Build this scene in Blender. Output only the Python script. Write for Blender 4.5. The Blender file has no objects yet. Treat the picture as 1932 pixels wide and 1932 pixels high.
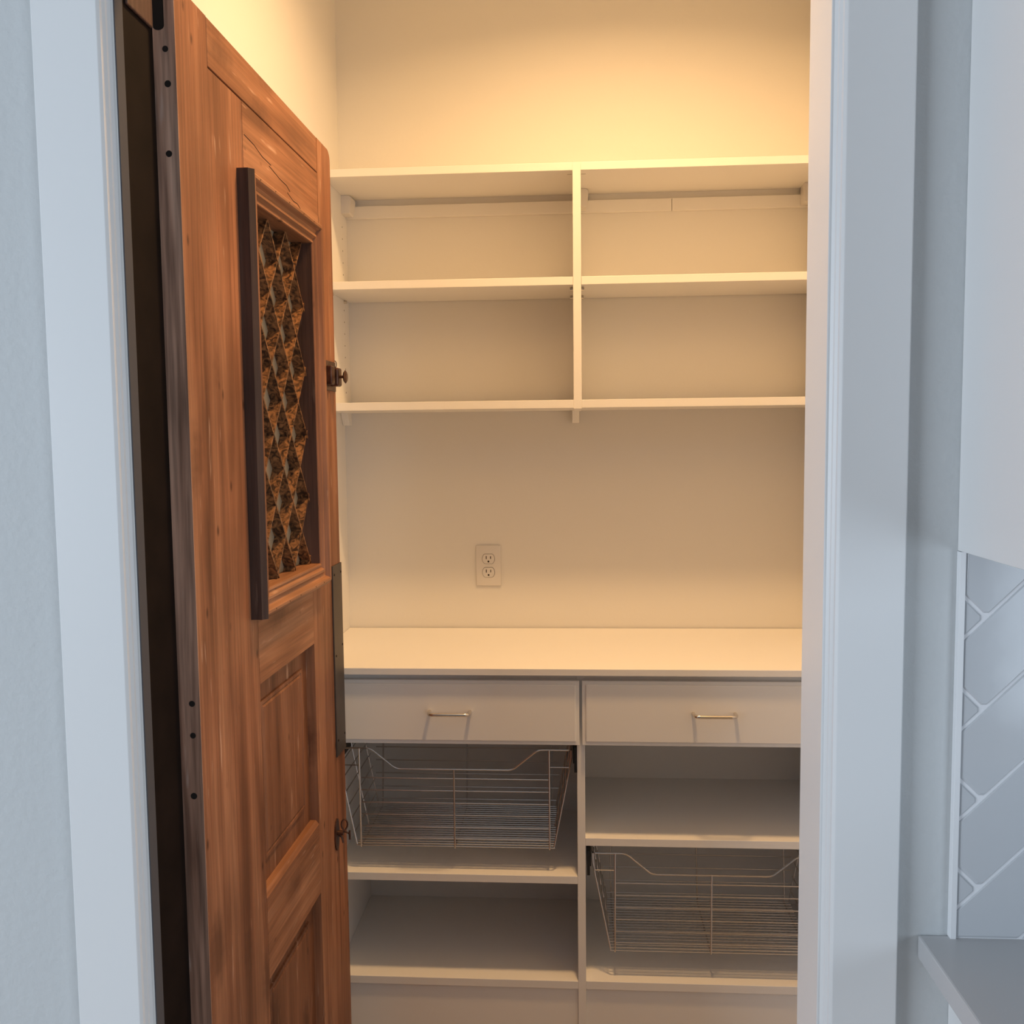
import bpy, bmesh, math, random
from mathutils import Vector, Matrix
random.seed(7)
S = bpy.context.scene
COL = S.collection
H = 1.552                      # camera height above the floor

# ------------------------------------------------------------------ camera
F_PX, YAW, PITCH, ROLL = 1778.27, math.radians(3.78), math.radians(4.496), math.radians(-0.624)
fw = Vector((-math.sin(YAW)*math.cos(PITCH), math.cos(YAW)*math.cos(PITCH), -math.sin(PITCH)))
rt = Vector((math.cos(YAW), math.sin(YAW), 0)); up = rt.cross(fw)
c_, s_ = math.cos(ROLL), math.sin(ROLL)
rt, up = rt*c_ + up*s_, up*c_ - rt*s_
cam = bpy.data.objects.new('camera', bpy.data.cameras.new('camera'))
COL.objects.link(cam)
cam.data.sensor_width = 36.0
cam.data.lens = F_PX/1932*36.0
cam.data.clip_start = 0.02
cam.matrix_world = Matrix(((rt.x, up.x, -fw.x, 0), (rt.y, up.y, -fw.y, 0), (rt.z, up.z, -fw.z, H), (0, 0, 0, 1)))
S.camera = cam

# ------------------------------------------------------------------ world, daylight, exposure
S.view_settings.view_transform = 'Standard'
S.view_settings.look = 'None'
S.view_settings.gamma = 1.0
S.view_settings.use_curve_mapping = False
S.view_settings.exposure = 0.0
W = bpy.data.worlds.new('world'); S.world = W; W.use_nodes = True
bgn = W.node_tree.nodes['Background']
bgn.inputs[0].default_value = (0.66, 0.83, 1.0, 1)
bgn.inputs[1].default_value = 0.07

def area(name, loc, target, sx, sy, watts, col):
    L = bpy.data.lights.new(name, 'AREA'); L.shape = 'RECTANGLE'; L.size = sx; L.size_y = sy
    L.energy = watts; L.color = col
    o = bpy.data.objects.new(name, L); COL.objects.link(o); o.location = loc
    o.rotation_euler = (Vector(target)-Vector(loc)).to_track_quat('-Z', 'Y').to_euler()
    return o
# big kitchen window, to the left of and behind the photographer
area('window_daylight', (-4.2, -1.5, 1.50), (0.3, 1.2, 1.40), 2.2, 1.9, 136, (0.77, 0.88, 1.0))
# added fill light from the right, behind the photographer; no known source there
area('added_right_fill', (2.9, -2.2, 1.05), (-.3, 1.3, 1.0), 1.7, 2.05, 54, (0.75, 0.87, 1.0))

# ------------------------------------------------------------------ materials
def nt(name):
    m = bpy.data.materials.new(name); m.use_nodes = True
    t = m.node_tree; b = t.nodes['Principled BSDF']
    return m, t, b
def N(t, kind, **kw):
    n = t.nodes.new(kind)
    for k, v in kw.items():
        if k.startswith('i_'):
            n.inputs[k[2:].replace('_', ' ')].default_value = v
        else: setattr(n, k, v)
    return n
def plain(name, col, rough=.5, metal=0.0, bump=0.0, bscale=200., var=0.0, vscale=3., spec=.5):
    m, t, b = nt(name)
    b.inputs['Base Color'].default_value = (*col, 1)
    b.inputs['Roughness'].default_value = rough
    b.inputs['Metallic'].default_value = metal
    b.inputs['Specular IOR Level'].default_value = spec
    tc = N(t, 'ShaderNodeTexCoord')
    if var:
        n = N(t, 'ShaderNodeTexNoise'); n.inputs['Scale'].default_value = vscale; n.inputs['Detail'].default_value = 4
        t.links.new(tc.outputs['Object'], n.inputs['Vector'])
        r = N(t, 'ShaderNodeValToRGB')
        r.color_ramp.elements[0].position = .3; r.color_ramp.elements[1].position = .7
        r.color_ramp.elements[0].color = (*[max(0, x*(1-var)) for x in col], 1)
        r.color_ramp.elements[1].color = (*[min(1, x*(1+var)) for x in col], 1)
        t.links.new(n.outputs['Fac'], r.inputs['Fac']); t.links.new(r.outputs['Color'], b.inputs['Base Color'])
    if bump:
        n = N(t, 'ShaderNodeTexNoise'); n.inputs['Scale'].default_value = bscale; n.inputs['Detail'].default_value = 3
        t.links.new(tc.outputs['Object'], n.inputs['Vector'])
        bp = N(t, 'ShaderNodeBump'); bp.inputs['Strength'].default_value = bump; bp.inputs['Distance'].default_value = .002
        t.links.new(n.outputs['Fac'], bp.inputs['Height']); t.links.new(bp.outputs['Normal'], b.inputs['Normal'])
    return m
def wood(name, dark, mid, light, axis='z', rough=.55, scratch=(.75, .5, .36), scr=.5, knots=True, seed=0.0, contrast=1.0, fine=1.0, grain=.78):
    """grain stretched along one object axis; worn pale scratches and dark knots on top"""
    m, t, b = nt(name); L = t.links
    tc = N(t, 'ShaderNodeTexCoord')
    def mapped(a, l):
        mp = N(t, 'ShaderNodeMapping')
        sc = {'z': (a, a, l), 'y': (a, l, a), 'x': (l, a, a)}[axis]
        mp.inputs['Scale'].default_value = sc; mp.inputs['Location'].default_value = (seed, seed*1.7, seed*.6)
        L.new(tc.outputs['Object'], mp.inputs['Vector']); return mp.outputs['Vector']
    n1 = N(t, 'ShaderNodeTexNoise'); n1.inputs['Scale'].default_value = 1; n1.inputs['Detail'].default_value = 5; n1.inputs['Distortion'].default_value = .6
    L.new(mapped(22, 1.5), n1.inputs['Vector'])
    r = N(t, 'ShaderNodeValToRGB'); e = r.color_ramp.elements
    h = .22/contrast
    e[0].position = .5-h; e[0].color = (*dark, 1); e[1].position = .5+h; e[1].color = (*light, 1)
    q = e.new(.5); q.color = (*mid, 1)
    L.new(n1.outputs['Fac'], r.inputs['Fac'])
    n2 = N(t, 'ShaderNodeTexNoise'); n2.inputs['Scale'].default_value = 1; n2.inputs['Detail'].default_value = 3
    L.new(mapped(190*fine, 5), n2.inputs['Vector'])
    mr = N(t, 'ShaderNodeMapRange'); mr.inputs['From Min'].default_value = .3; mr.inputs['From Max'].default_value = .7
    mr.inputs['To Min'].default_value = grain; mr.inputs['To Max'].default_value = 1.12
    L.new(n2.outputs['Fac'], mr.inputs['Value'])
    mu = N(t, 'ShaderNodeMix', data_type='RGBA', blend_type='MULTIPLY'); mu.inputs[0].default_value = 1
    L.new(r.outputs['Color'], mu.inputs[6]); L.new(mr.outputs['Result'], mu.inputs[7])
    col = mu.outputs[2]
    # broad patina
    n0 = N(t, 'ShaderNodeTexNoise'); n0.inputs['Scale'].default_value = 3.2; n0.inputs['Detail'].default_value = 3
    L.new(tc.outputs['Object'], n0.inputs['Vector'])
    m0 = N(t, 'ShaderNodeMapRange'); m0.inputs['From Min'].default_value = .3; m0.inputs['From Max'].default_value = .7
    m0.inputs['To Min'].default_value = .70; m0.inputs['To Max'].default_value = 1.18
    L.new(n0.outputs['Fac'], m0.inputs['Value'])
    mu2 = N(t, 'ShaderNodeMix', data_type='RGBA', blend_type='MULTIPLY'); mu2.inputs[0].default_value = 1
    L.new(col, mu2.inputs[6]); L.new(m0.outputs['Result'], mu2.inputs[7]); col = mu2.outputs[2]
    if scr:
        n3 = N(t, 'ShaderNodeTexNoise'); n3.inputs['Scale'].default_value = 1; n3.inputs['Detail'].default_value = 2
        L.new(mapped(75, 9), n3.inputs['Vector'])
        r3 = N(t, 'ShaderNodeMapRange'); r3.inputs['From Min'].default_value = .68; r3.inputs['From Max'].default_value = .78
        r3.inputs['To Max'].default_value = scr
        L.new(n3.outputs['Fac'], r3.inputs['Value'])
        mx = N(t, 'ShaderNodeMix', data_type='RGBA'); L.new(r3.outputs['Result'], mx.inputs[0])
        L.new(col, mx.inputs[6]); mx.inputs[7].default_value = (*scratch, 1); col = mx.outputs[2]
    if knots:
        v = N(t, 'ShaderNodeTexVoronoi'); v.inputs['Scale'].default_value = 1
        L.new(mapped(8.0, 3.6), v.inputs['Vector'])
        n4 = N(t, 'ShaderNodeTexNoise'); n4.inputs['Scale'].default_value = 60
        L.new(tc.outputs['Object'], n4.inputs['Vector'])
        ad = N(t, 'ShaderNodeMath', operation='MULTIPLY_ADD'); ad.inputs[1].default_value = .16
        L.new(n4.outputs['Fac'], ad.inputs[0]); L.new(v.outputs['Distance'], ad.inputs[2])
        r4 = N(t, 'ShaderNodeMapRange'); r4.inputs['From Min'].default_value = .17; r4.inputs['From Max'].default_value = .34
        r4.inputs['To Min'].default_value = .55; r4.inputs['To Max'].default_value = 0
        L.new(ad.outputs['Value'], r4.inputs['Value'])
        mk = N(t, 'ShaderNodeMix', data_type='RGBA'); L.new(r4.outputs['Result'], mk.inputs[0])
        L.new(col, mk.inputs[6]); mk.inputs[7].default_value = (dark[0]*.35, dark[1]*.3, dark[2]*.3, 1); col = mk.outputs[2]
        v2 = N(t, 'ShaderNodeTexVoronoi'); v2.inputs['Scale'].default_value = 1
        L.new(mapped(30, 15), v2.inputs['Vector'])
        sp_ = N(t, 'ShaderNodeSeparateColor'); L.new(v2.outputs['Color'], sp_.inputs['Color'])
        cm = N(t, 'ShaderNodeMath', operation='GREATER_THAN'); cm.inputs[1].default_value = .35; L.new(sp_.outputs['Red'], cm.inputs[0])
        r5 = N(t, 'ShaderNodeMapRange'); r5.inputs['From Min'].default_value = .07; r5.inputs['From Max'].default_value = .17
        r5.inputs['To Min'].default_value = .75; r5.inputs['To Max'].default_value = 0
        L.new(v2.outputs['Distance'], r5.inputs['Value'])
        mm = N(t, 'ShaderNodeMath', operation='MULTIPLY'); L.new(r5.outputs['Result'], mm.inputs[0]); L.new(cm.outputs['Value'], mm.inputs[1])
        mp_ = N(t, 'ShaderNodeMix', data_type='RGBA'); L.new(mm.outputs['Value'], mp_.inputs[0])
        L.new(col, mp_.inputs[6]); mp_.inputs[7].default_value = (dark[0]*.25, dark[1]*.2, dark[2]*.2, 1); col = mp_.outputs[2]
    L.new(col, b.inputs['Base Color'])
    b.inputs['Roughness'].default_value = rough; b.inputs['Specular IOR Level'].default_value = .3
    bp = N(t, 'ShaderNodeBump'); bp.inputs['Strength'].default_value = .35; bp.inputs['Distance'].default_value = .0015
    L.new(n2.outputs['Fac'], bp.inputs['Height']); L.new(bp.outputs['Normal'], b.inputs['Normal'])
    return m
def burl(name):
    m, t, b = nt(name); L = t.links
    tc = N(t, 'ShaderNodeTexCoord')
    n = N(t, 'ShaderNodeTexNoise'); n.inputs['Scale'].default_value = 75; n.inputs['Detail'].default_value = 4; n.inputs['Distortion'].default_value = 1.6
    L.new(tc.outputs['Object'], n.inputs['Vector'])
    r = N(t, 'ShaderNodeValToRGB'); e = r.color_ramp.elements
    e[0].position = .38; e[0].color = (.030, .012, .006, 1); e[1].position = .66; e[1].color = (.34, .155, .06, 1)
    L.new(n.outputs['Fac'], r.inputs['Fac']); L.new(r.outputs['Color'], b.inputs['Base Color'])
    b.inputs['Roughness'].default_value = .45
    return m
def quartz(name):
    m, t, b = nt(name); L = t.links
    tc = N(t, 'ShaderNodeTexCoord')
    n = N(t, 'ShaderNodeTexNoise'); n.inputs['Scale'].default_value = 7; n.inputs['Detail'].default_value = 8; n.inputs['Distortion'].default_value = 2.5
    L.new(tc.outputs['Object'], n.inputs['Vector'])
    r = N(t, 'ShaderNodeValToRGB'); e = r.color_ramp.elements
    e[0].position = .20; e[0].color = (.20, .20, .21, 1); e[1].position = .27; e[1].color = (.56, .56, .57, 1)
    q = e.new(.24); q.color = (.48, .48, .50, 1)
    L.new(n.outputs['Fac'], r.inputs['Fac']); L.new(r.outputs['Color'], b.inputs['Base Color'])
    b.inputs['Roughness'].default_value = .3
    return m

M = {}
M['paint'] = plain('grey_wall_paint', (.58, .60, .61), .7, bump=.6, bscale=75)
M['pantry_paint'] = plain('pantry_wall_paint', (.83, .81, .775), .8, bump=.10, bscale=110)
M['ceiling'] = plain('ceiling_paint', (.78, .78, .77), .85, bump=.1)
M['white'] = plain('white_trim_paint', (.79, .80, .81), .4)
M['melamine'] = plain('white_melamine', (.86, .84, .81), .42, bump=.03, bscale=400)
M['floor'] = wood('oak_floor', (.36, .29, .235), (.44, .36, .295), (.52, .43, .35), 'y', .45, scr=0, knots=False)
M['wood_v'] = wood('antique_pine_upright', (.165, .064, .031), (.29, .120, .060), (.41, .190, .10), 'z', seed=1.3, contrast=1.2)
M['wood_h'] = wood('antique_pine_across', (.21, .085, .041), (.32, .140, .07), (.43, .21, .115), 'y', seed=4.1)
M['wood_panel'] = wood('antique_pine_panel', (.13, .052, .025), (.23, .095, .047), (.32, .148, .08), 'z', seed=7.7)
M['wood_edge'] = wood('weathered_edge', (.24, .12, .078), (.58, .335, .235), (.84, .54, .40), 'z', .85, scratch=(.62, .50, .44), scr=.4, seed=2.2, knots=False, contrast=1.3, fine=.7, grain=.45)
M['moulding'] = wood('moulding_pine', (.13, .052, .027), (.25, .107, .054), (.36, .17, .09), 'z', seed=5.5, scr=.3)
M['moulding_h'] = wood('moulding_pine_across', (.18, .075, .036), (.31, .14, .07), (.42, .21, .115), 'y', seed=9.5, scr=.3)
M['dark_strip'] = plain('near_black_strip', (.010, .0062, .005), .8, var=.3, vscale=14, spec=.1)
M['jamb_shade'] = plain('painted_jamb_shade', (.085, .085, .095), .8, spec=.2)  # dark grey that paints shade onto the hinge jamb
M['hole'] = plain('dark_hole', (.012, .007, .005), .9)
M['burl'] = burl('burl_slat')
M['pane'] = plain('grey_backing_pane', (.34, .285, .20), .55)
M['block_and_shade'] = wood('dark_block_and_shade_wood', (.06, .03, .022), (.10, .052, .038), (.14, .08, .058), 'z', scr=.1, knots=False, seed=6.3)  # brown of the old block; also paints shade inside the moulding
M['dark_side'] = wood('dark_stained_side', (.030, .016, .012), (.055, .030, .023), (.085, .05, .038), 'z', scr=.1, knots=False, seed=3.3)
M['bronze'] = plain('dark_bronze', (.105, .052, .036), .36, metal=.65, var=.4, vscale=60)
M['strip'] = plain('dark_metal_strip', (.085, .07, .062), .5, metal=.55, var=.15, vscale=12)
M['nickel'] = plain('brushed_nickel', (.72, .67, .60), .22, metal=1)
M['chrome'] = plain('chrome_wire', (.62, .58, .55), .28, metal=1)
M['black'] = plain('black_slide', (.012, .012, .013), .45)
M['plate'] = plain('outlet_plastic', (.80, .77, .74), .35)
M['slot'] = plain('outlet_slot', (.03, .018, .01), .7)
M['tile'] = plain('grey_white_glazed_tile', (.56, .58, .61), .12, bump=.12, bscale=14)
M['grout'] = plain('pale_grout', (.80, .81, .84), .9)
M['trimmetal'] = plain('white_edge_trim', (.82, .83, .85), .3)
M['cabinet'] = plain('white_cabinet_paint', (.82, .82, .82), .35)
M['quartz'] = quartz('veined_quartz')
m, t, b = nt('lamp_lens'); b.inputs['Emission Color'].default_value = (1, .72, .45, 1); b.inputs['Emission Strength'].default_value = 8
M['lens'] = m

# ------------------------------------------------------------------ mesh helpers
def box(bm, x0, x1, y0, y1, z0, z1, bev=0.0):
    x0, x1 = sorted((x0, x1)); y0, y1 = sorted((y0, y1)); z0, z1 = sorted((z0, z1))
    r = bmesh.ops.create_cube(bm, size=1)
    for v in r['verts']:
        v.co = Vector((x0+(v.co.x+.5)*(x1-x0), y0+(v.co.y+.5)*(y1-y0), z0+(v.co.z+.5)*(z1-z0)))
    if bev:
        es = {e for v in r['verts'] for e in v.link_edges}
        bmesh.ops.bevel(bm, geom=list(es), offset=bev, segments=2, affect='EDGES', profile=.5)
def tube(bm, pts, r, n=8, closed=False):
    pts = [Vector(p) for p in pts]; k = len(pts)
    rings = []; prev = None
    for i in range(k):
        a = pts[i-1] if (i or closed) else pts[0]; c = pts[(i+1) % k] if (i < k-1 or closed) else pts[-1]
        d1 = (pts[i]-a); d2 = (c-pts[i])
        tdir = ((d1.normalized() if d1.length > 1e-9 else Vector())+(d2.normalized() if d2.length > 1e-9 else Vector())).normalized()
        if prev is None:
            ref = Vector((0, 0, 1)) if abs(tdir.z) < .9 else Vector((1, 0, 0))
            u = tdir.cross(ref).normalized()
        else:
            u = (prev - tdir*prev.dot(tdir)).normalized()
        prev = u; w = tdir.cross(u)
        rings.append([bm.verts.new(pts[i]+u*r*math.cos(2*math.pi*j/n)+w*r*math.sin(2*math.pi*j/n)) for j in range(n)])
    for i in range(k if closed else k-1):
        A, B = rings[i], rings[(i+1) % k]
        for j in range(n):
            bm.faces.new((A[j], A[(j+1) % n], B[(j+1) % n], B[j]))
    if not closed:
        bm.faces.new(rings[0][::-1]); bm.faces.new(rings[-1])
def cyl(bm, p, q, r, n=20, r2=None):
    p = Vector(p); q = Vector(q); d = (q-p).normalized()
    ref = Vector((0, 0, 1)) if abs(d.z) < .9 else Vector((1, 0, 0))
    u = d.cross(ref).normalized(); w = d.cross(u); r2 = r if r2 is None else r2
    A = [bm.verts.new(p+(u*math.cos(2*math.pi*j/n)+w*math.sin(2*math.pi*j/n))*r) for j in range(n)]
    B = [bm.verts.new(q+(u*math.cos(2*math.pi*j/n)+w*math.sin(2*math.pi*j/n))*r2) for j in range(n)]
    for j in range(n): bm.faces.new((A[j], A[(j+1) % n], B[(j+1) % n], B[j]))
    bm.faces.new(A[::-1]); bm.faces.new(B)
def prism(bm, poly, fn, a, b):
    """polygon (2D points) extruded from a to b; fn(p, q, depth) -> 3D point"""
    A = [bm.verts.new(fn(p, q, a)) for p, q in poly]; B = [bm.verts.new(fn(p, q, b)) for p, q in poly]
    n = len(poly)
    for i in range(n): bm.faces.new((A[i], A[(i+1) % n], B[(i+1) % n], B[i]))
    bm.faces.new(A[::-1]); bm.faces.new(B)
def smooth_path(pts, rad, seg=5):
    pts = [Vector(p) for p in pts]; out = [pts[0]]
    for i in range(1, len(pts)-1):
        a, b, c = pts[i-1], pts[i], pts[i+1]
        r = min(rad, (a-b).length*.48, (c-b).length*.48)
        p = b+(a-b).normalized()*r; q = b+(c-b).normalized()*r
        for k in range(seg+1):
            f = k/seg; out.append(p*(1-f)**2+b*2*f*(1-f)+q*f*f)
    out.append(pts[-1]); return out
def finish(bm, name, mat, smooth=False):
    bmesh.ops.recalc_face_normals(bm, faces=bm.faces)
    me = bpy.data.meshes.new(name); bm.to_mesh(me); bm.free()
    me.materials.append(M[mat] if isinstance(mat, str) else mat)
    if smooth:
        for p in me.polygons: p.use_smooth = True
        try: me.set_sharp_from_angle(angle=math.radians(35))
        except Exception: pass
    return me
def link(name, me, parent=None, label=None):
    o = bpy.data.objects.new(name, me); COL.objects.link(o)
    if parent is not None: o.parent = parent
    if label: o['label'] = label
    return o
ORG = {}
def root(name, loc, label, cat, group=None, kind=None, rz=0.0):
    o = bpy.data.objects.new(name, None); COL.objects.link(o); o.location = loc; o.rotation_euler = (0, 0, rz)
    o.empty_display_size = .05
    o['label'] = label; o['category'] = cat
    if group: o['group'] = group
    if kind: o['kind'] = kind
    ORG[o.name] = Vector(loc)
    return o
def build(fn, name, mat, parent=None, label=None, smooth=False, local=False):
    """fn(bm) draws in world space; the mesh is shifted so that it hangs under its parent"""
    bm = bmesh.new(); fn(bm)
    if parent is not None and not local:
        r = parent
        while r.parent: r = r.parent
        off = ORG.get(r.name, Vector())
        for v in bm.verts: v.co -= off
    return link(name, finish(bm, name, mat, smooth), parent, label)
def struct(fn, name, mat, label=None):
    o = build(fn, name, mat); o['kind'] = 'structure'
    if label: o['label'] = label
    return o
def part_box(parent, name, mat, x0, x1, y0, y1, z0, z1, bev=.0008, label=None, local=False):
    return build(lambda bm: box(bm, x0, x1, y0, y1, z0, z1, bev), name, mat, parent, label, local=local)

# ------------------------------------------------------------------ the setting
YK, YP = 1.188, 1.2895          # kitchen face and pantry face of the wall with the doorway
YB = 2.6398                     # pantry back wall
XL, XR = -.645, .66             # pantry side walls
JL, JR = -.569, .3087           # jamb faces
CEIL = 2.95; HEAD = 2.24
struct(lambda bm: box(bm, -3.2, 3.0, -3.2, YB+.1, -.1, 0), 'floor', 'floor', 'warm brown wooden floor')
struct(lambda bm: box(bm, -3.2, 3.0, -3.2, YB+.1, CEIL, CEIL+.1), 'ceiling', 'ceiling', 'white ceiling')
def f_(bm):
    box(bm, -3.2, JL-.019, YK, YP, 0, CEIL); box(bm, JR+.019, 3.0, YK, YP, 0, CEIL)
    box(bm, JL-.019, JR+.019, YK, YP, HEAD+.019, CEIL)
wall_front = struct(f_, 'wall_front', 'paint', 'pale grey kitchen wall around the pantry doorway')
struct(lambda bm: box(bm, XL-.1, XR+.1, YB, YB+.1, 0, CEIL), 'wall_back', 'pantry_paint', 'pantry back wall behind the shelving')
struct(lambda bm: box(bm, XL-.1, XL, YP, YB, 0, CEIL), 'wall_left', 'pantry_paint', 'pantry side wall behind the open door')
struct(lambda bm: box(bm, XR, XR+.1, YP, YB, 0, CEIL), 'wall_right', 'pantry_paint', 'pantry side wall hidden behind the jamb')
# jambs
def f_(bm):
    box(bm, JL-.019, JL, 1.184, YP, 0, HEAD, .001)
struct(f_, 'trim_1', 'white', 'white door jamb on the hinge side')
struct(lambda bm: box(bm, JR, JR+.019, 1.184, YP, 0, HEAD, .001), 'trim_2', 'white', 'white door jamb facing the open wooden door')
struct(lambda bm: box(bm, JL-.019, JR+.019, 1.184, YP, HEAD, HEAD+.019, .001), 'trim_3', 'white', 'white head jamb over the doorway')
# casings with a small stepped inner edge
def casing(sgn, xin, xout, ztop):
    def g(bm):
        prof = [(xin, YK), (xin, 1.1838), (xin+sgn*.0032, 1.1812), (xin+sgn*.0040, 1.1780), (xin+sgn*.0072, 1.1758),
                (xin+sgn*.0082, 1.1722), (xin+sgn*.0115, 1.1703), (xin+sgn*.0125, 1.170), (xout-sgn*.002, 1.170), (xout, 1.1725), (xout, YK)]
        prism(bm, prof, lambda p, q, d: Vector((p, q, d)), 0, ztop)
    return g
struct(casing(-1, -.5725, -.669, HEAD+.095), 'trim_4', 'white', 'flat white door casing left of the wooden door')
struct(casing(1, .3122, .4045, HEAD+.095), 'trim_5', 'white', 'flat white door casing right of the doorway')
struct(lambda bm: box(bm, -.5725, .3122, 1.170, YK, HEAD+.004, HEAD+.095, .001), 'trim_6', 'white', 'flat white casing above the doorway')
# thin near-black strip over the inner part of the hinge jamb
struct(lambda bm: box(bm, JL, JL+.0012, 1.2065, YP+.004, 0, HEAD, .0003), 'trim_7', 'dark_strip', 'near-black strip between jamb and wooden door')
struct(lambda bm: box(bm, JL, JL+.0016, 1.1842, 1.2065, 0, HEAD, .0006), 'trim_shade_9', 'jamb_shade', 'grey strip painting shade on the hinge jamb')  # added strip, its grey stands for the shaded front of the jamb face

# ------------------------------------------------------------------ pantry downlight (in the ceiling)
LX, LY = .11, 1.77
lamp = root('recessed_light', (LX, LY, CEIL), 'round recessed warm light in the pantry ceiling', 'ceiling light')
def f_(bm):
    pr = [(.050, -.001), (.054, -.008), (.085, -.006), (.088, -.0005)]
    n = 40; R = [[bm.verts.new(Vector((LX+r*math.cos(2*math.pi*j/n), LY+r*math.sin(2*math.pi*j/n), CEIL+z))) for j in range(n)] for r, z in pr]
    for i in range(len(R)):
        for j in range(n):
            A, B = R[i], R[(i+1) % len(R)]
            bm.faces.new((A[j], A[(j+1) % n], B[(j+1) % n], B[j]))
build(f_, 'trim_ring', 'white', lamp, smooth=True)
build(lambda bm: cyl(bm, (LX, LY, CEIL-.0035), (LX, LY, CEIL-.001), .051, 40), 'lens', 'lens', lamp)
sp = bpy.data.lights.new('pantry_lamp', 'AREA'); sp.shape = 'DISK'; sp.size = .17
sp.energy = 19.0; sp.color = (1.0, .60, .262); sp.spread = math.radians(145)
spo = bpy.data.objects.new('pantry_lamp', sp); COL.objects.link(spo); spo.location = (LX, LY, CEIL-.012)

# ------------------------------------------------------------------ antique door (local: x out of the face, y along the width, z up)
A_ = math.radians(.927)
door = root('door_1', (-.5398, 1.30, 0), 'antique carved reddish wooden door standing open with a lattice window', 'door', kind='structure', rz=-A_)
TH = -.048; TOP = H+.625; BOT = .012
def D(name, mat, s0, s1, z0, z1, o0=TH, o1=0.0, bev=.0012, parent=door, label=None):
    return build(lambda bm: box(bm, o0, o1, s0, s1, z0+H, z1+H, bev), name, mat, parent, label, local=True)
zb = BOT-H
# hinge-side outer stile, with an open mortise in the top of its weathered edge
def f_(bm):
    x0, x1 = TH, 0.0; xa, xb = -.031, -.0145; zt = TOP; zm = H+.566
    arc = [(xa+(xb-xa)*(.5-.5*math.cos(math.pi*k/8)), zm-.006*math.sin(math.pi*k/8)) for k in range(9)]
    poly = [(x0, BOT), (x1, BOT), (x1, zt), (xb, zt)]+arc[::-1]+[(xa, zt), (x0, zt)]
    prism(bm, poly, lambda p, q, d: Vector((p, d, q)), .0015, .035)
    box(bm, x0, x1, .035, .1105, BOT, zt)
build(f_, 'outer_stile', 'wood_v', door, local=True)
def f_(bm):
    x0, x1 = TH, 0.0; xa, xb = -.031, -.0145; zt = TOP; zm = H+.566
    arc = [(xa+(xb-xa)*(.5-.5*math.cos(math.pi*k/8)), zm-.006*math.sin(math.pi*k/8)) for k in range(9)]
    poly = [(x0, BOT), (x1, BOT), (x1, zt), (xb, zt)]+arc[::-1]+[(xa, zt), (x0, zt)]
    prism(bm, poly, lambda p, q, d: Vector((p, d, q)), 0, .0015)
build(f_, 'edge_board', 'wood_edge', door, 'weathered grey brown edge of the door', local=True)
D('mortise_shade', 'hole', .0017, .0345, .5605, .6245, -.0309, -.0146, 0)  # dark fill painting the shade inside the mortise
for x, z in ((-.0115, -.3773), (-.0118, -.4242), (-.0138, -.514), (-.0140, .535), (-.0122, .4887), (-.0143, .3954)):
    r = .0042+random.random()*.001
    build(lambda bm: cyl(bm, (x, -.0004, H+z), (x, .001, H+z), r, 10), 'nail_hole', 'hole', door, local=True)
D('inner_stile', 'wood_v', .1105, .2475, zb, .5515)
D('top_rail', 'wood_h', .1122, .6768, .5545, .625)
D('upper_rail', 'wood_h', .2487, .6768, .391, .5522)
def f_(bm):
    box(bm, TH, 0, .566, .678, zb+H, H-.2525); box(bm, TH, 0, .5765, .678, H-.2525, H+.3905)
build(f_, 'inner_stile', 'wood_v', door, local=True)
# far outer stile with a rounded top corner
def f_(bm):
    s0, s1 = .6785, .778; zt = TOP; R = .022
    arc = [(s1-R+R*math.cos(a), zt-R+R*math.sin(a)) for a in [math.pi/2*k/6 for k in range(7)]]
    prism(bm, [(s0, BOT), (s1, BOT)]+arc+[(s0, zt)], lambda p, q, d: Vector((d, p, q)), TH, 0)
build(f_, 'outer_stile', 'wood_v', door, local=True)
def rail(z0, z1, ch):
    def g(bm):
        prof = [(TH, z0), (0, z0), (0, z1-ch), (-ch*.9, z1), (TH, z1)]
        prism(bm, prof, lambda p, q, d: Vector((p, d, q+H)), .2477, .5658)
    return g
build(rail(-.414, -.2530, .001), 'cross_rail', 'wood_h', door, local=True)
build(rail(-.94, -.785, .008), 'cross_rail', 'wood_h', door, local=True)
build(rail(zb, -1.40, .008), 'bottom_rail', 'wood_h', door, local=True)
def panel(z0, z1):
    p = D('sunk_panel', 'wood_panel', .2477, .5658, z0, z1, -.034, -.0185, 0)
    def g(bm):
        s0, s1, a, b = .287, .527, z0+.042, z1-.042
        o = [(s0, a), (s1, a), (s1, b), (s0, b)]
        def ring(ins, h): return [bm.verts.new(Vector((h, s+(ins if s == s0 else -ins), z+H+(ins if z == a else -ins)))) for s, z in o]
        R = [ring(0, -.0187), ring(.001, -.0145), ring(.007, -.0145), ring(.009, -.0170), ring(.014, -.0138)]
        for i in range(len(R)-1):
            for j in range(4): bm.faces.new((R[i][j], R[i][(j+1) % 4], R[i+1][(j+1) % 4], R[i+1][j]))
        bm.faces.new(R[-1])
    build(g, 'raised_field', 'wood_panel', p, local=True)
panel(-.785, -.414); panel(-1.40, -.94)
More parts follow.
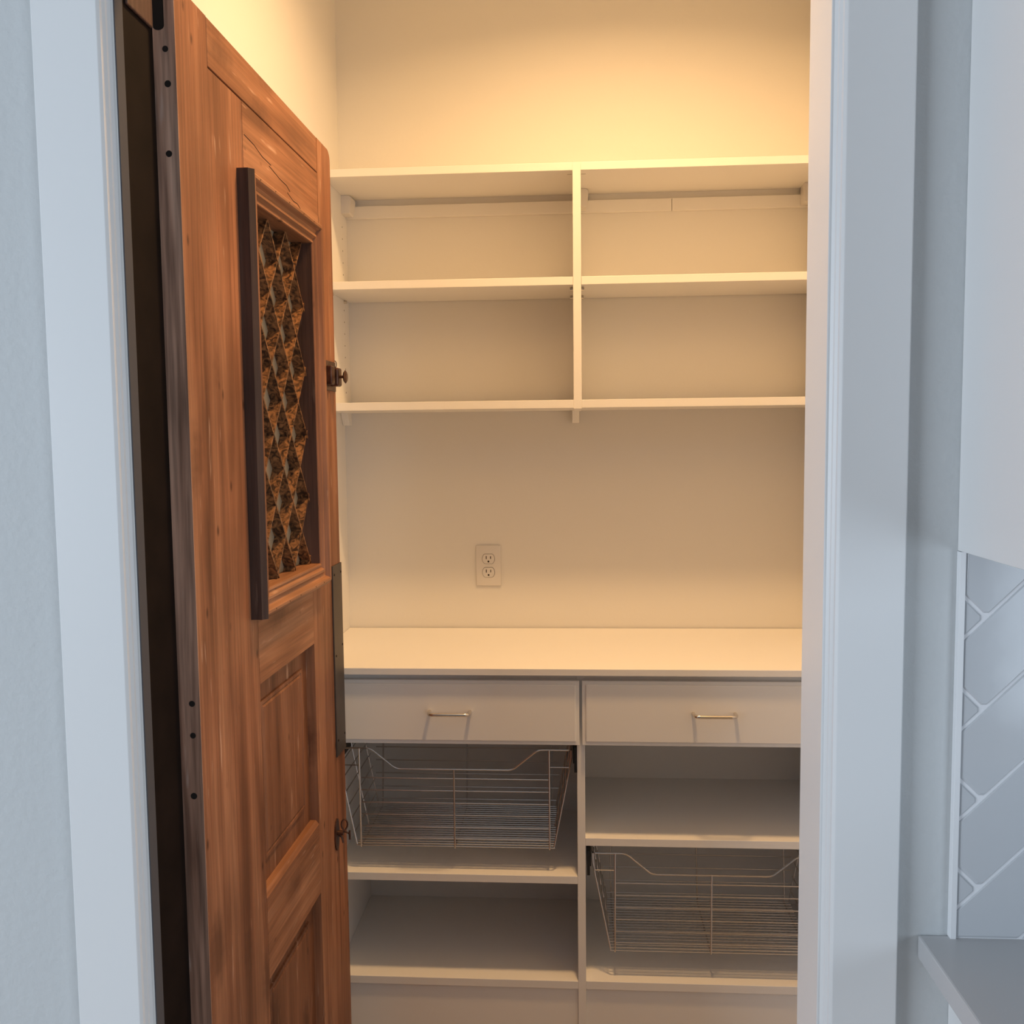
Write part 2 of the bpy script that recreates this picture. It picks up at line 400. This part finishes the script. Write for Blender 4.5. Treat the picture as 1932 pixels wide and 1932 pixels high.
# bolection moulding around the lattice window: four mitred strips
PROF = [(0, 0), (0, .0185), (.002, .021), (.008, .0265), (.0125, .0265), (.0145, .0245), (.018, .0165), (.024, .0145), (.0275, .0165), (.0285, .0195),
        (.033, .0200), (.0345, .0180), (.038, .0135), (.0405, .0135), (.042, .0160), (.0455, .0160), (.0465, .0140), (.0465, -.030), (.0, -.030)]
MS0, MS1, MZ0, MZ1 = .216, .621, -.297, .436
mould = D('window_moulding', 'moulding', MS0+.004, MS0+.03, MZ0+.06, MZ1-.06, -.0300, -.0002, 0)
def strip(side):
    def g(bm):
        rings = [[], []]
        for w, h in PROF:
            if side == 'n': a, b = (MS0+w, MZ0+w), (MS0+w, MZ1-w)
            if side == 'f': a, b = (MS1-w, MZ0+w), (MS1-w, MZ1-w)
            if side == 't': a, b = (MS0+w, MZ1-w), (MS1-w, MZ1-w)
            if side == 'b': a, b = (MS0+w, MZ0+w), (MS1-w, MZ0+w)
            for R, (s, z) in zip(rings, (a, b)): R.append(bm.verts.new(Vector((h, s, z+H))))
        n = len(PROF)
        for i in range(n): bm.faces.new((rings[0][i], rings[0][(i+1) % n], rings[1][(i+1) % n], rings[1][i]))
        bm.faces.new(rings[0][::-1]); bm.faces.new(rings[1])
    return g
for sd in 'nftb':
    build(strip(sd), 'moulding_strip', 'moulding' if sd in 'nf' else 'moulding_h', mould, local=True)
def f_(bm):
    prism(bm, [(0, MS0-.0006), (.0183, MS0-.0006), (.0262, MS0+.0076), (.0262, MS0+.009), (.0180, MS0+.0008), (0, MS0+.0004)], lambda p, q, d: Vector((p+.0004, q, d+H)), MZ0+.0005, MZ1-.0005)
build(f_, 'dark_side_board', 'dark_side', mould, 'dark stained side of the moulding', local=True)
for k in range(5):
    for zz in (MZ1-.0102, MZ0+.0102):
        ss = MS0+.05+.075*k+random.uniform(-.015, .015)
        build(lambda bm: cyl(bm, (.0260, ss, zz+H), (.0268, ss, zz+H), .0013, 8), 'nail_head', 'hole', mould, local=True)
# lattice slats and the grey pane behind them
LS0, LS1, LZ0, LZ1 = .2625, .5745, -.2505, .3895
pane = D('backing_pane', 'pane', .249, .5755, -.2515, .3900, -.0330, -.0255, 0)
D('inner_shade_board', 'block_and_shade', MS1-.0474, MS1-.0464, LZ0+.001, LZ1-.001, -.0250, .0132, 0, parent=mould, label='dark board painting shade on the inner side of the moulding')  # added board, its dark tone paints shade on the far inner face
lat = pane
def clipseg(s, z, ds, dz):
    t0, t1 = -9, 9
    for p, d, lo, hi in ((s, ds, LS0, LS1), (z, dz, LZ0, LZ1)):
        a, b = (lo-p)/d, (hi-p)/d
        if a > b: a, b = b, a
        t0, t1 = max(t0, a), min(t1, b)
    return (t0, t1) if t1-t0 > .02 else None
DS, DZ = .0497, .0632
ln = math.hypot(DS, DZ)
for sgn in (1, -1):
    for k in range(-9, 10):
        ds, dz = DS/ln*sgn, DZ/ln
        cs = clipseg(.419, .2+k*2*DZ, ds, dz)
        if not cs: continue
        def g(bm):
            nx, nz = -dz, ds; hw = .0019
            base = (.419, .2+k*2*DZ)
            P = []
            for tt, sg in ((cs[0], -1), (cs[1], -1), (cs[1], 1), (cs[0], 1)):
                P.append((base[0]+ds*tt+nx*hw*sg, base[1]+dz*tt+nz*hw*sg))
            prism(bm, P, lambda p, q, d: Vector((d, p, q+H)), -.0253, -.0035 - (.0006 if sgn > 0 else 0))
        build(g, 'lattice_slat', 'burl', lat, local=True)
# crack in the upper rail and a few pits
def f_(bm):
    for pts in ([(.255, .500), (.30, .497), (.34, .489), (.385, .487)], [(.375, .483), (.43, .476), (.47, .474), (.49, .468)], [(.475, .462), (.51, .455), (.535, .456), (.57, .446)]):
        tube(bm, [(-.0002, s, z+H) for s, z in pts], .0009, 5)
build(f_, 'split', 'hole', door, local=True)
# dark metal strip on the latch stile
ms = D('metal_strip', 'strip', .705, .7785, -.700, -.275, -.001, .0035, .0006, label='dark metal strip')
D('metal_strip_return', 'strip', .7770, .7800, -.700, -.275, -.040, .0030, .0005, parent=ms)
for s, z in ((.716, -.295), (.770, -.295), (.716, -.475), (.770, -.46), (.716, -.665), (.770, -.665)):
    build(lambda bm: cyl(bm, (.003, s, H+z), (.0048, s, H+z), .0032, 10, .002), 'rivet', 'hole', ms, local=True)
# upper bolt latch
lt = D('bolt_latch', 'bronze', .680, .774, .106, .170, -.001, .0025, .0006, label='old bronze bolt latch with a disc knob')
D('latch_case', 'bronze', .692, .716, .118, .158, .002, .017, .003, parent=lt)
D('latch_case', 'bronze', .728, .758, .116, .156, .002, .021, .004, parent=lt)
build(lambda bm: cyl(bm, (.019, .735, H+.136), (.032, .735, H+.136), .0032, 10), 'knob_stem', 'bronze', lt, smooth=True, local=True)
def f_(bm):
    cyl(bm, (.0315, .735, H+.136), (.0345, .735, H+.136), .011, 24, .0145); cyl(bm, (.0345, .735, H+.136), (.0375, .735, H+.136), .0145, 24, .010)
build(f_, 'knob', 'bronze', lt, smooth=True, local=True)
build(lambda bm: tube(bm, [(.004+.004*math.sin(a), .762, H+.165+.008*math.cos(a)) for a in [math.pi*k/8 for k in range(9)]], .001, 6), 'staple', 'bronze', lt, smooth=True, local=True)
# lower lever latch
def f_(bm):
    n = 28; A = [(.692+.017*math.cos(2*math.pi*k/n), -.870+.036*math.sin(2*math.pi*k/n)) for k in range(n)]
    prism(bm, A, lambda p, q, d: Vector((d, p, q+H)), -.001, .003)
lv = build(f_, 'lever_latch', 'bronze', door, 'old bronze ring latch with a small lever', local=True)
build(lambda bm: cyl(bm, (.002, .692, H-.866), (.016, .692, H-.866), .0055, 14), 'spindle', 'bronze', lv, smooth=True, local=True)
build(lambda bm: tube(bm, [(.0165+.0065*math.cos(a), .700+.002*math.cos(a), H-.850+.0115*math.sin(a)) for a in [2*math.pi*k/18 for k in range(18)]], .0019, 7, True), 'ring', 'bronze', lv, smooth=True, local=True)
def f_(bm):
    tube(bm, smooth_path([(.014, .700, H-.866), (.022, .700, H-.868), (.028, .700, H-.872)], .004), .0019, 7); cyl(bm, (.028, .700, H-.864), (.028, .700, H-.884), .0022, 10)
build(f_, 'lever', 'bronze', lv, smooth=True, local=True)
build(lambda bm: tube(bm, smooth_path([(.002, .700, H-.874), (.010, .700, H-.878), (.013, .700, H-.892)], .004), .0022, 7), 'keeper', 'bronze', lv, smooth=True, local=True)
# hinges (leaf on the jamb side)
for z in (-1.25, -.2, .40):
    def g(bm):
        cyl(bm, (-.052, -.004, H+z-.045), (-.052, -.004, H+z+.045), .005, 12)
        box(bm, -.050, -.0478, -.004, .03, H+z-.045, H+z+.045)
        box(bm, -.050, -.040, -.0115, -.002, H+z-.045, H+z+.045)
    build(g, 'hinge', 'bronze', door, smooth=True, local=True)
# old wooden block at the top of the hinge jamb
struct(lambda bm: box(bm, JL+.0012, JL+.006, 1.212, 1.286, H+.556, HEAD-.004, .002), 'trim_10', 'block_and_shade', 'old brown wooden block at the top of the hinge jamb')

# ------------------------------------------------------------------ upper wall shelving
YU = 2.402
su = root('wall_shelf_unit', (XL, YB, H+.0738), 'white open wall shelving with a centre divider above the counter', 'shelf unit')
ZT, ZT0 = H+.6797, H+.6603
Z2T, Z20 = H+.4007, H+.3806
Z3T, Z30 = H+.0943, H+.0738
DX0, DX1 = .0007, .0210
RX0, RX1 = .636, .655
part_box(su, 'side_panel', 'melamine', XL, XL+.019, YU, YB, Z30, ZT)
part_box(su, 'side_panel', 'melamine', RX0, RX1, YU, YB, Z30, ZT)
part_box(su, 'divider', 'melamine', DX0, DX1, YU, YB, Z30-.002, ZT)
for a, b in ((XL+.019, DX0), (DX1, RX0)):
    part_box(su, 'top_shelf', 'melamine', a, b, YU, YB, ZT0, ZT)
    part_box(su, 'shelf', 'melamine', a+.0005, b-.0005, YU, YB-.002, Z20, Z2T)
    part_box(su, 'shelf', 'melamine', a, b, YU, YB, Z30, Z3T)
part_box(su, 'hanging_rail', 'melamine', XL+.019, .268, YB-.012, YB, H+.6085, H+.6415)
part_box(su, 'hanging_rail', 'melamine', .269, RX0, YB-.012, YB, H+.6085, H+.6415)
def cap(x0, x1, sg):
    def g(bm):
        xa, xb = (x0, x1) if sg > 0 else (x1, x0)
        poly = [(xa, H+.612), (xa+(xb-xa)*.72, H+.612), (xa+(xb-xa)*.82, H+.616), (xb, H+.648), (xb, H+.655), (xa+(xb-xa)*.72, H+.6597), (xa, H+.6597)]
        prism(bm, poly, lambda p, q, d: Vector((p, d, q)), YB-.062, YB-.012)
    build(g, 'hanger_cover', 'plate', su)
cap(XL+.0192, XL+.047, 1); cap(DX1+.0002, DX1+.0215, 1); cap(RX0-.0002, RX0-.026, -1)
def bracket(x0, x1):
    def g(bm):
        prism(bm, [(YB, Z30), (YB-.050, Z30), (YB-.026, Z30-.034), (YB, Z30-.034)], lambda p, q, d: Vector((d, p, q)), x0, x1)
    build(g, 'bracket', 'melamine', su)
bracket(XL+.001, XL+.020); bracket(-.0035, .0155); bracket(RX0, RX1)
def f_(bm):
    for yy in (YU+.037, YB-.055):
        z = Z3T+.035
        while z < ZT0-.02:
            if abs(z-Z2T) > .025 and not (yy > 2.5 and z > H+.60): cyl(bm, (XL+.0189, yy, z), (XL+.0192, yy, z), .0021, 8)
            z += .032
o = build(f_, 'pin_holes', 'slot', su); o['kind'] = 'stuff'
for x, sg in ((XL+.019, 1), (DX0, -1), (DX1, 1), (RX0, -1)):
    for yy in (YU+.037, YB-.055):
        build(lambda bm: cyl(bm, (x, yy, Z20-.005), (x+sg*.008, yy, Z20-.005), .0045, 12), 'shelf_pin', 'nickel', su, smooth=True)
for x0, x1 in ((DX0-.013, DX0-.001), (DX1+.001, DX1+.013)):
    part_box(su, 'cam_slot', 'slot', x0, x1, YU+.036, YU+.0375, ZT0-.0003, ZT0+.002, 0)

# ------------------------------------------------------------------ power outlet
ox, oz = -.2422, H-.3591
ou = root('power_outlet', (ox, YB, oz-.0572), 'white duplex power outlet on the wall above the pantry counter', 'outlet')
build(lambda bm: box(bm, ox-.035, ox+.035, YB-.0055, YB, oz-.0572, oz+.0572, .002), 'cover_plate', 'plate', ou, smooth=True)
for dz in (.0192, -.0192):
    def g(bm):
        n = 32; P = []
        for k in range(n):
            a = 2*math.pi*k/n; P.append((.0172*math.cos(a), max(-.0135, min(.0135, .0172*math.sin(a)))))
        prism(bm, P, lambda p, q, d: Vector((ox+p, d, oz+dz+q)), YB-.0072, YB-.004)
    rc = build(g, 'receptacle', 'plate', ou)
    def g(bm):
        n = 32
        def pt(k, sc): a = 2*math.pi*k/n; return (sc*.0172*math.cos(a), sc*max(-.0135, min(.0135, .0172*math.sin(a))))
        tube(bm, [(ox+pt(k, 1.03)[0], YB-.0056, oz+dz+pt(k, 1.03)[1]) for k in range(n)], .00045, 5, True)
    build(g, 'seam', 'slot', rc)
    for dx, hh in ((-.0062, .0044), (.0062, .0037)):
        build(lambda bm: box(bm, ox+dx-.0011, ox+dx+.0011, YB-.0075, YB-.0065, oz+dz+.0038-hh, oz+dz+.0038+hh), 'slot', 'slot', rc)
    build(lambda bm: cyl(bm, (ox, YB-.0075, oz+dz-.0075), (ox, YB-.0065, oz+dz-.0075), .0027, 14), 'ground_hole', 'slot', rc)
build(lambda bm: cyl(bm, (ox, YB-.0065, oz), (ox, YB-.005, oz), .0024, 12), 'screw', 'plate', ou, smooth=True)

# ------------------------------------------------------------------ lower pantry cabinet
YC, YF = 2.1627, 2.194
ct = root('pantry_worktop', (0, YC, H-.5545), 'long white laminate worktop inside the pantry', 'worktop')
part_box(ct, 'slab', 'melamine', XL+.0005, XR-.0005, YC, YB-.005, H-.5545, H-.538, .0012)
bc = root('pantry_cabinet', (0, YF, 0), 'white open base cabinet with two drawers under the pantry worktop', 'cabinet')
CX0, CX1 = -.609, .655
LX0, LX1 = -.5925, .0037      # left cell
RXa, RXb = .0227, .636       # right cell
YBK = 2.602
zu = H-.5545-.0004
part_box(bc, 'side_panel', 'melamine', CX0, LX0, YF, YBK, 0, zu)
part_box(bc, 'side_panel', 'melamine', RXb, CX1, YF, YBK, 0, zu)
part_box(bc, 'divider', 'melamine', LX1, RXa, YF, YBK, 0, zu)
part_box(bc, 'filler_strip', 'melamine', XL+.0005, CX0, YF, YF+.019, 0, zu)
part_box(bc, 'back_panel', 'melamine', CX0, CX1, YBK, YBK+.006, 0, zu)
for a, b in ((LX0, LX1), (RXa, RXb)):
    part_box(bc, 'top_rail', 'melamine', a, b, YF+.001, YF+.02, zu-.03, zu)
    part_box(bc, 'drawer_deck', 'melamine', a, b, YF+.004, YBK, H-.722, H-.709)
    part_box(bc, 'toe_panel', 'melamine', a, b, YF+.006, YF+.022, 0, H-1.3357)
part_box(bc, 'shelf', 'melamine', LX0, LX1, YF, YBK, H-1.0715, H-1.0525)
part_box(bc, 'bottom_shelf', 'melamine', LX0, LX1, YF, YBK, H-1.335, H-1.3155)
part_box(bc, 'shelf', 'melamine', RXa, RXb, YF, YBK, H-.976, H-.957)
part_box(bc, 'bottom_shelf', 'melamine', RXa, RXb, YF, YBK, H-1.335, H-1.3145)
YD = 2.1747
for x0, x1, hx in ((-.5895, .0096, -.2963), (.0160, .6365, .3225)):
    def g(bm):
        box(bm, x0, x1, YD+.0035, YF-.0002, H-.7245, H-.5700, .001)
        box(bm, x0+.008, x1-.008, YD, YF-.001, H-.7165, H-.5780, .003)
    dr = build(g, 'drawer', 'melamine', bc)
    zz = H-.6445
    build(lambda bm: tube(bm, smooth_path([(hx-.048, YD, zz), (hx-.048, YD-.029, zz), (hx+.048, YD-.029, zz), (hx+.048, YD, zz)], .013, 7), .0042, 12), 'handle', 'nickel', dr, smooth=True)

# ------------------------------------------------------------------ wire baskets
YFR, YBR, YRIM = 2.2135, 2.470, 2.505
def make_basket(cx, zt, label):  # chrome wires, each its own part
    bk = root('wire_basket', (cx, YFR, zt-.246), label, 'basket', 'pull-out wire baskets in the pantry cabinet')
    zf = zt-.2425
    wire = lambda nm, pts, r=.0016, cl=False: build(lambda bm: tube(bm, pts, r, 7, cl), nm, 'chrome', bk, smooth=True)
    rim = smooth_path([(cx-.2855, YRIM, zt), (cx-.2855, YFR, zt), (cx-.204, YFR, zt), (cx-.142, YFR, zt-.0505), (cx+.142, YFR, zt-.0505),
                       (cx+.204, YFR, zt), (cx+.2855, YFR, zt), (cx+.2855, YRIM, zt)], .012)
    wire('rim_wire', rim+[Vector((cx-.2855, YRIM, zt))], .0022)
    for sg in (-1, 1):
        wire('corner_wire', [(cx+sg*.231, YFR, zt-.0425), (cx+sg*.2795, YFR, zt-.0425), (cx+sg*.2795, YRIM, zt-.0425)], .0015)
        wire('corner_wire', smooth_path([(cx+sg*.2855, YFR, zt), (cx+sg*.2850, YFR, zt-.022), (cx+sg*.2795, YFR, zt-.0425)], .01), .0017)
        for k in range(5):
            f = (k+1)/6; z = zt-.0425+(zf-zt+.0425)*f; x = cx+sg*(.2795+(.2400-.2795)*f); yb = YRIM+(YBR-YRIM)*f
            wire('side_wire', [(x, YFR, z), (x, yb, z)])
        for yy in (YFR+.001, (YFR+YBR)/2, YBR):
            wire('side_rib', [(cx+sg*.2835, yy, zt), (cx+sg*.2805, yy, zt-.0425), (cx+sg*.241, yy, zf-.001)], .0019)
    for dx in (-.2308, .0, .2308):
        top = zt-.0505 if dx == 0 else zt
        wire('rib', smooth_path([(cx+dx, YFR-.0016, top), (cx+dx, YFR-.0016, zf-.004), (cx+dx, YBR+.0016, zf-.004), (cx+dx, YRIM+.0016, zt)], .004), .0022)
    for z in (-.0735, -.104, -.1345, -.1645, -.1945, -.2225):
        wire('front_wire', [(cx-.2308, YFR, zt+z), (cx+.2308, YFR, zt+z)])
    for z in (-.020, -.055, -.090, -.1245, -.159, -.194, -.226):
        f = -z/.2425; yb = YRIM+(YBR-YRIM)*f
        wire('back_wire', [(cx-.250, yb, zt+z), (cx+.250, yb, zt+z)])
    nfl = 20
    bm = bmesh.new(); tube(bm, [(-.2435, 0, 0), (.2435, 0, 0)], .0016, 7)
    me = finish(bm, 'floor_wire', 'chrome', True)
    for k in range(nfl):
        o = link('floor_wire', me, bk); o.location = Vector((cx, YFR+(YBR-YFR)*k/(nfl-1), zf))-ORG[bk.name]
    for sg in (-1, 1):
        xw = cx+sg*.2945
        def g(bm):
            box(bm, xw-.0035, xw+.0035, YF+.006, YBK-.02, zt-.050, zt+.012, .001)
            box(bm, xw-sg*.0035-.003, xw-sg*.0035+.003, YF+.012, YBK-.06, zt-.030, zt-.004, .001)
        build(g, 'slide_rail', 'black', bk)
    return bk
make_basket(-.2943, H-.7488, 'pull-out chrome wire basket under the left drawer')
make_basket(.3243, H-1.0022, 'pull-out chrome wire basket below the middle shelf on the right')

# ------------------------------------------------------------------ kitchen corner at the right
XT = .4785
ZCT, ZCB = H-.6375, H-.6675      # stone top
ZUC = H-.1445                    # underside of the wall cabinet
def shrink_clip(poly, x0, x1, z0, z1):
    def cl(P, f, inter):
        out = []
        for i in range(len(P)):
            a, b = P[i-1], P[i]
            if f(b):
                if not f(a): out.append(inter(a, b))
                out.append(b)
            elif f(a): out.append(inter(a, b))
        return out
    def ix(v): return lambda a, b: (v, a[1]+(b[1]-a[1])*(v-a[0])/(b[0]-a[0]))
    def iz(v): return lambda a, b: (a[0]+(b[0]-a[0])*(v-a[1])/(b[1]-a[1]), v)
    for f, it in ((lambda p: p[0] >= x0, ix(x0)), (lambda p: p[0] <= x1, ix(x1)), (lambda p: p[1] >= z0, iz(z0)), (lambda p: p[1] <= z1, iz(z1))):
        if len(poly) < 3: return []
        poly = cl(poly, f, it)
    return poly
build(lambda bm: box(bm, XT, 1.10, YK-.0060, YK, ZCT, ZUC), 'grout_bed', 'grout', wall_front)
PT = .0815; LT = 4*PT; G = .0024
a0, c0 = .1965, -.5175
q2 = math.sqrt(.5)
def area2(P): return abs(sum(P[i-1][0]*P[i][1]-P[i][0]*P[i-1][1] for i in range(len(P))))/2
for m_ in (-1, 0, 1):
    for k in range(-9, 12):
        for kind in (0, 1):
            e1, e2 = (a0+k*PT+m_*LT, c0+k*PT-m_*LT) if kind == 0 else (a0+(k-1)*PT+m_*LT, c0+k*PT-m_*LT)
            w, h = (LT, PT) if kind == 0 else (PT, LT)
            g_ = G; r_ = .004
            rect = [(e1+g_+r_, e2+g_), (e1+w-g_-r_, e2+g_), (e1+w-g_, e2+g_+r_), (e1+w-g_, e2+h-g_-r_), (e1+w-g_-r_, e2+h-g_), (e1+g_+r_, e2+h-g_), (e1+g_, e2+h-g_-r_), (e1+g_, e2+g_+r_)]
            P = [((u-v)*q2, (u+v)*q2+H) for u, v in rect]
            P = shrink_clip(P, XT+.0012, 1.098, ZCT+.0015, ZUC-.0012)
            if len(P) < 3 or area2(P) < 1e-5: continue
            def g(bm):
                cx = sum(p[0] for p in P)/len(P); cz = sum(p[1] for p in P)/len(P)
                rr = max(math.hypot(p[0]-cx, p[1]-cz) for p in P)
                fct = 1-.0042/max(rr, .012)
                A = [bm.verts.new((p[0], YK-.002, p[1])) for p in P]
                B = [bm.verts.new((p[0], YK-.0068, p[1])) for p in P]
                C_ = [bm.verts.new((cx+(p[0]-cx)*fct, YK-.0080, cz+(p[1]-cz)*fct)) for p in P]
                n = len(P)
                for i in range(n):
                    bm.faces.new((A[i], A[(i+1) % n], B[(i+1) % n], B[i])); bm.faces.new((B[i], B[(i+1) % n], C_[(i+1) % n], C_[i]))
                bm.faces.new(C_); bm.faces.new(A[::-1])
            build(g, 'tile', 'tile', wall_front)
struct(lambda bm: box(bm, XT-.0075, XT, YK-.0100, YK, ZCT, ZUC-.0005, .0006), 'trim_8', 'trimmetal', 'thin white edge strip beside the herringbone tiles')
uc = root('wall_cabinet', (.4715, YK, ZUC), 'white upper kitchen cabinet above the herringbone tiles', 'cabinet')
part_box(uc, 'carcass', 'cabinet', .4715, 1.10, .878, YK-.0002, ZUC, 2.42, .001)
for x0, x1 in ((.4725, .785), (.787, 1.099)):
    dd = part_box(uc, 'cabinet_door', 'cabinet', x0, x1, .858, .8778, ZUC+.001, 2.419, .0015)
    hx = x1-.03 if x0 < .6 else x0+.03
    build(lambda bm: tube(bm, smooth_path([(hx, .858, ZUC+.05), (hx, .832, ZUC+.05), (hx, .832, ZUC+.17), (hx, .858, ZUC+.17)], .01), .004, 10), 'handle', 'nickel', dd, smooth=True)
kc = root('stone_countertop', (.4343, YK, ZCB), 'veined pale stone countertop in the kitchen corner', 'countertop')
part_box(kc, 'slab', 'quartz', .4343, 1.13, .535, YK-.0002, ZCB, ZCT, .0025)
kb = root('kitchen_base_cabinet', (.4747, YK, 0), 'white kitchen base cabinet below the stone countertop', 'cabinet')
part_box(kb, 'carcass', 'cabinet', .4747, 1.10, .580, YK-.0002, .10, ZCB-.0003, .001)
part_box(kb, 'toe_kick', 'cabinet', .490, 1.10, .64, YK-.0002, 0, .0997, 0)
for x0, x1 in ((.4757, .786), (.788, 1.099)):
    dd = part_box(kb, 'cabinet_door', 'cabinet', x0, x1, .560, .5798, .105, ZCB-.004, .0015)
    hx = x1-.03 if x0 < .6 else x0+.03
    build(lambda bm: tube(bm, smooth_path([(hx, .560, ZCB-.06), (hx, .534, ZCB-.06), (hx, .534, ZCB-.18), (hx, .560, ZCB-.18)], .01), .004, 10), 'handle', 'nickel', dd, smooth=True)
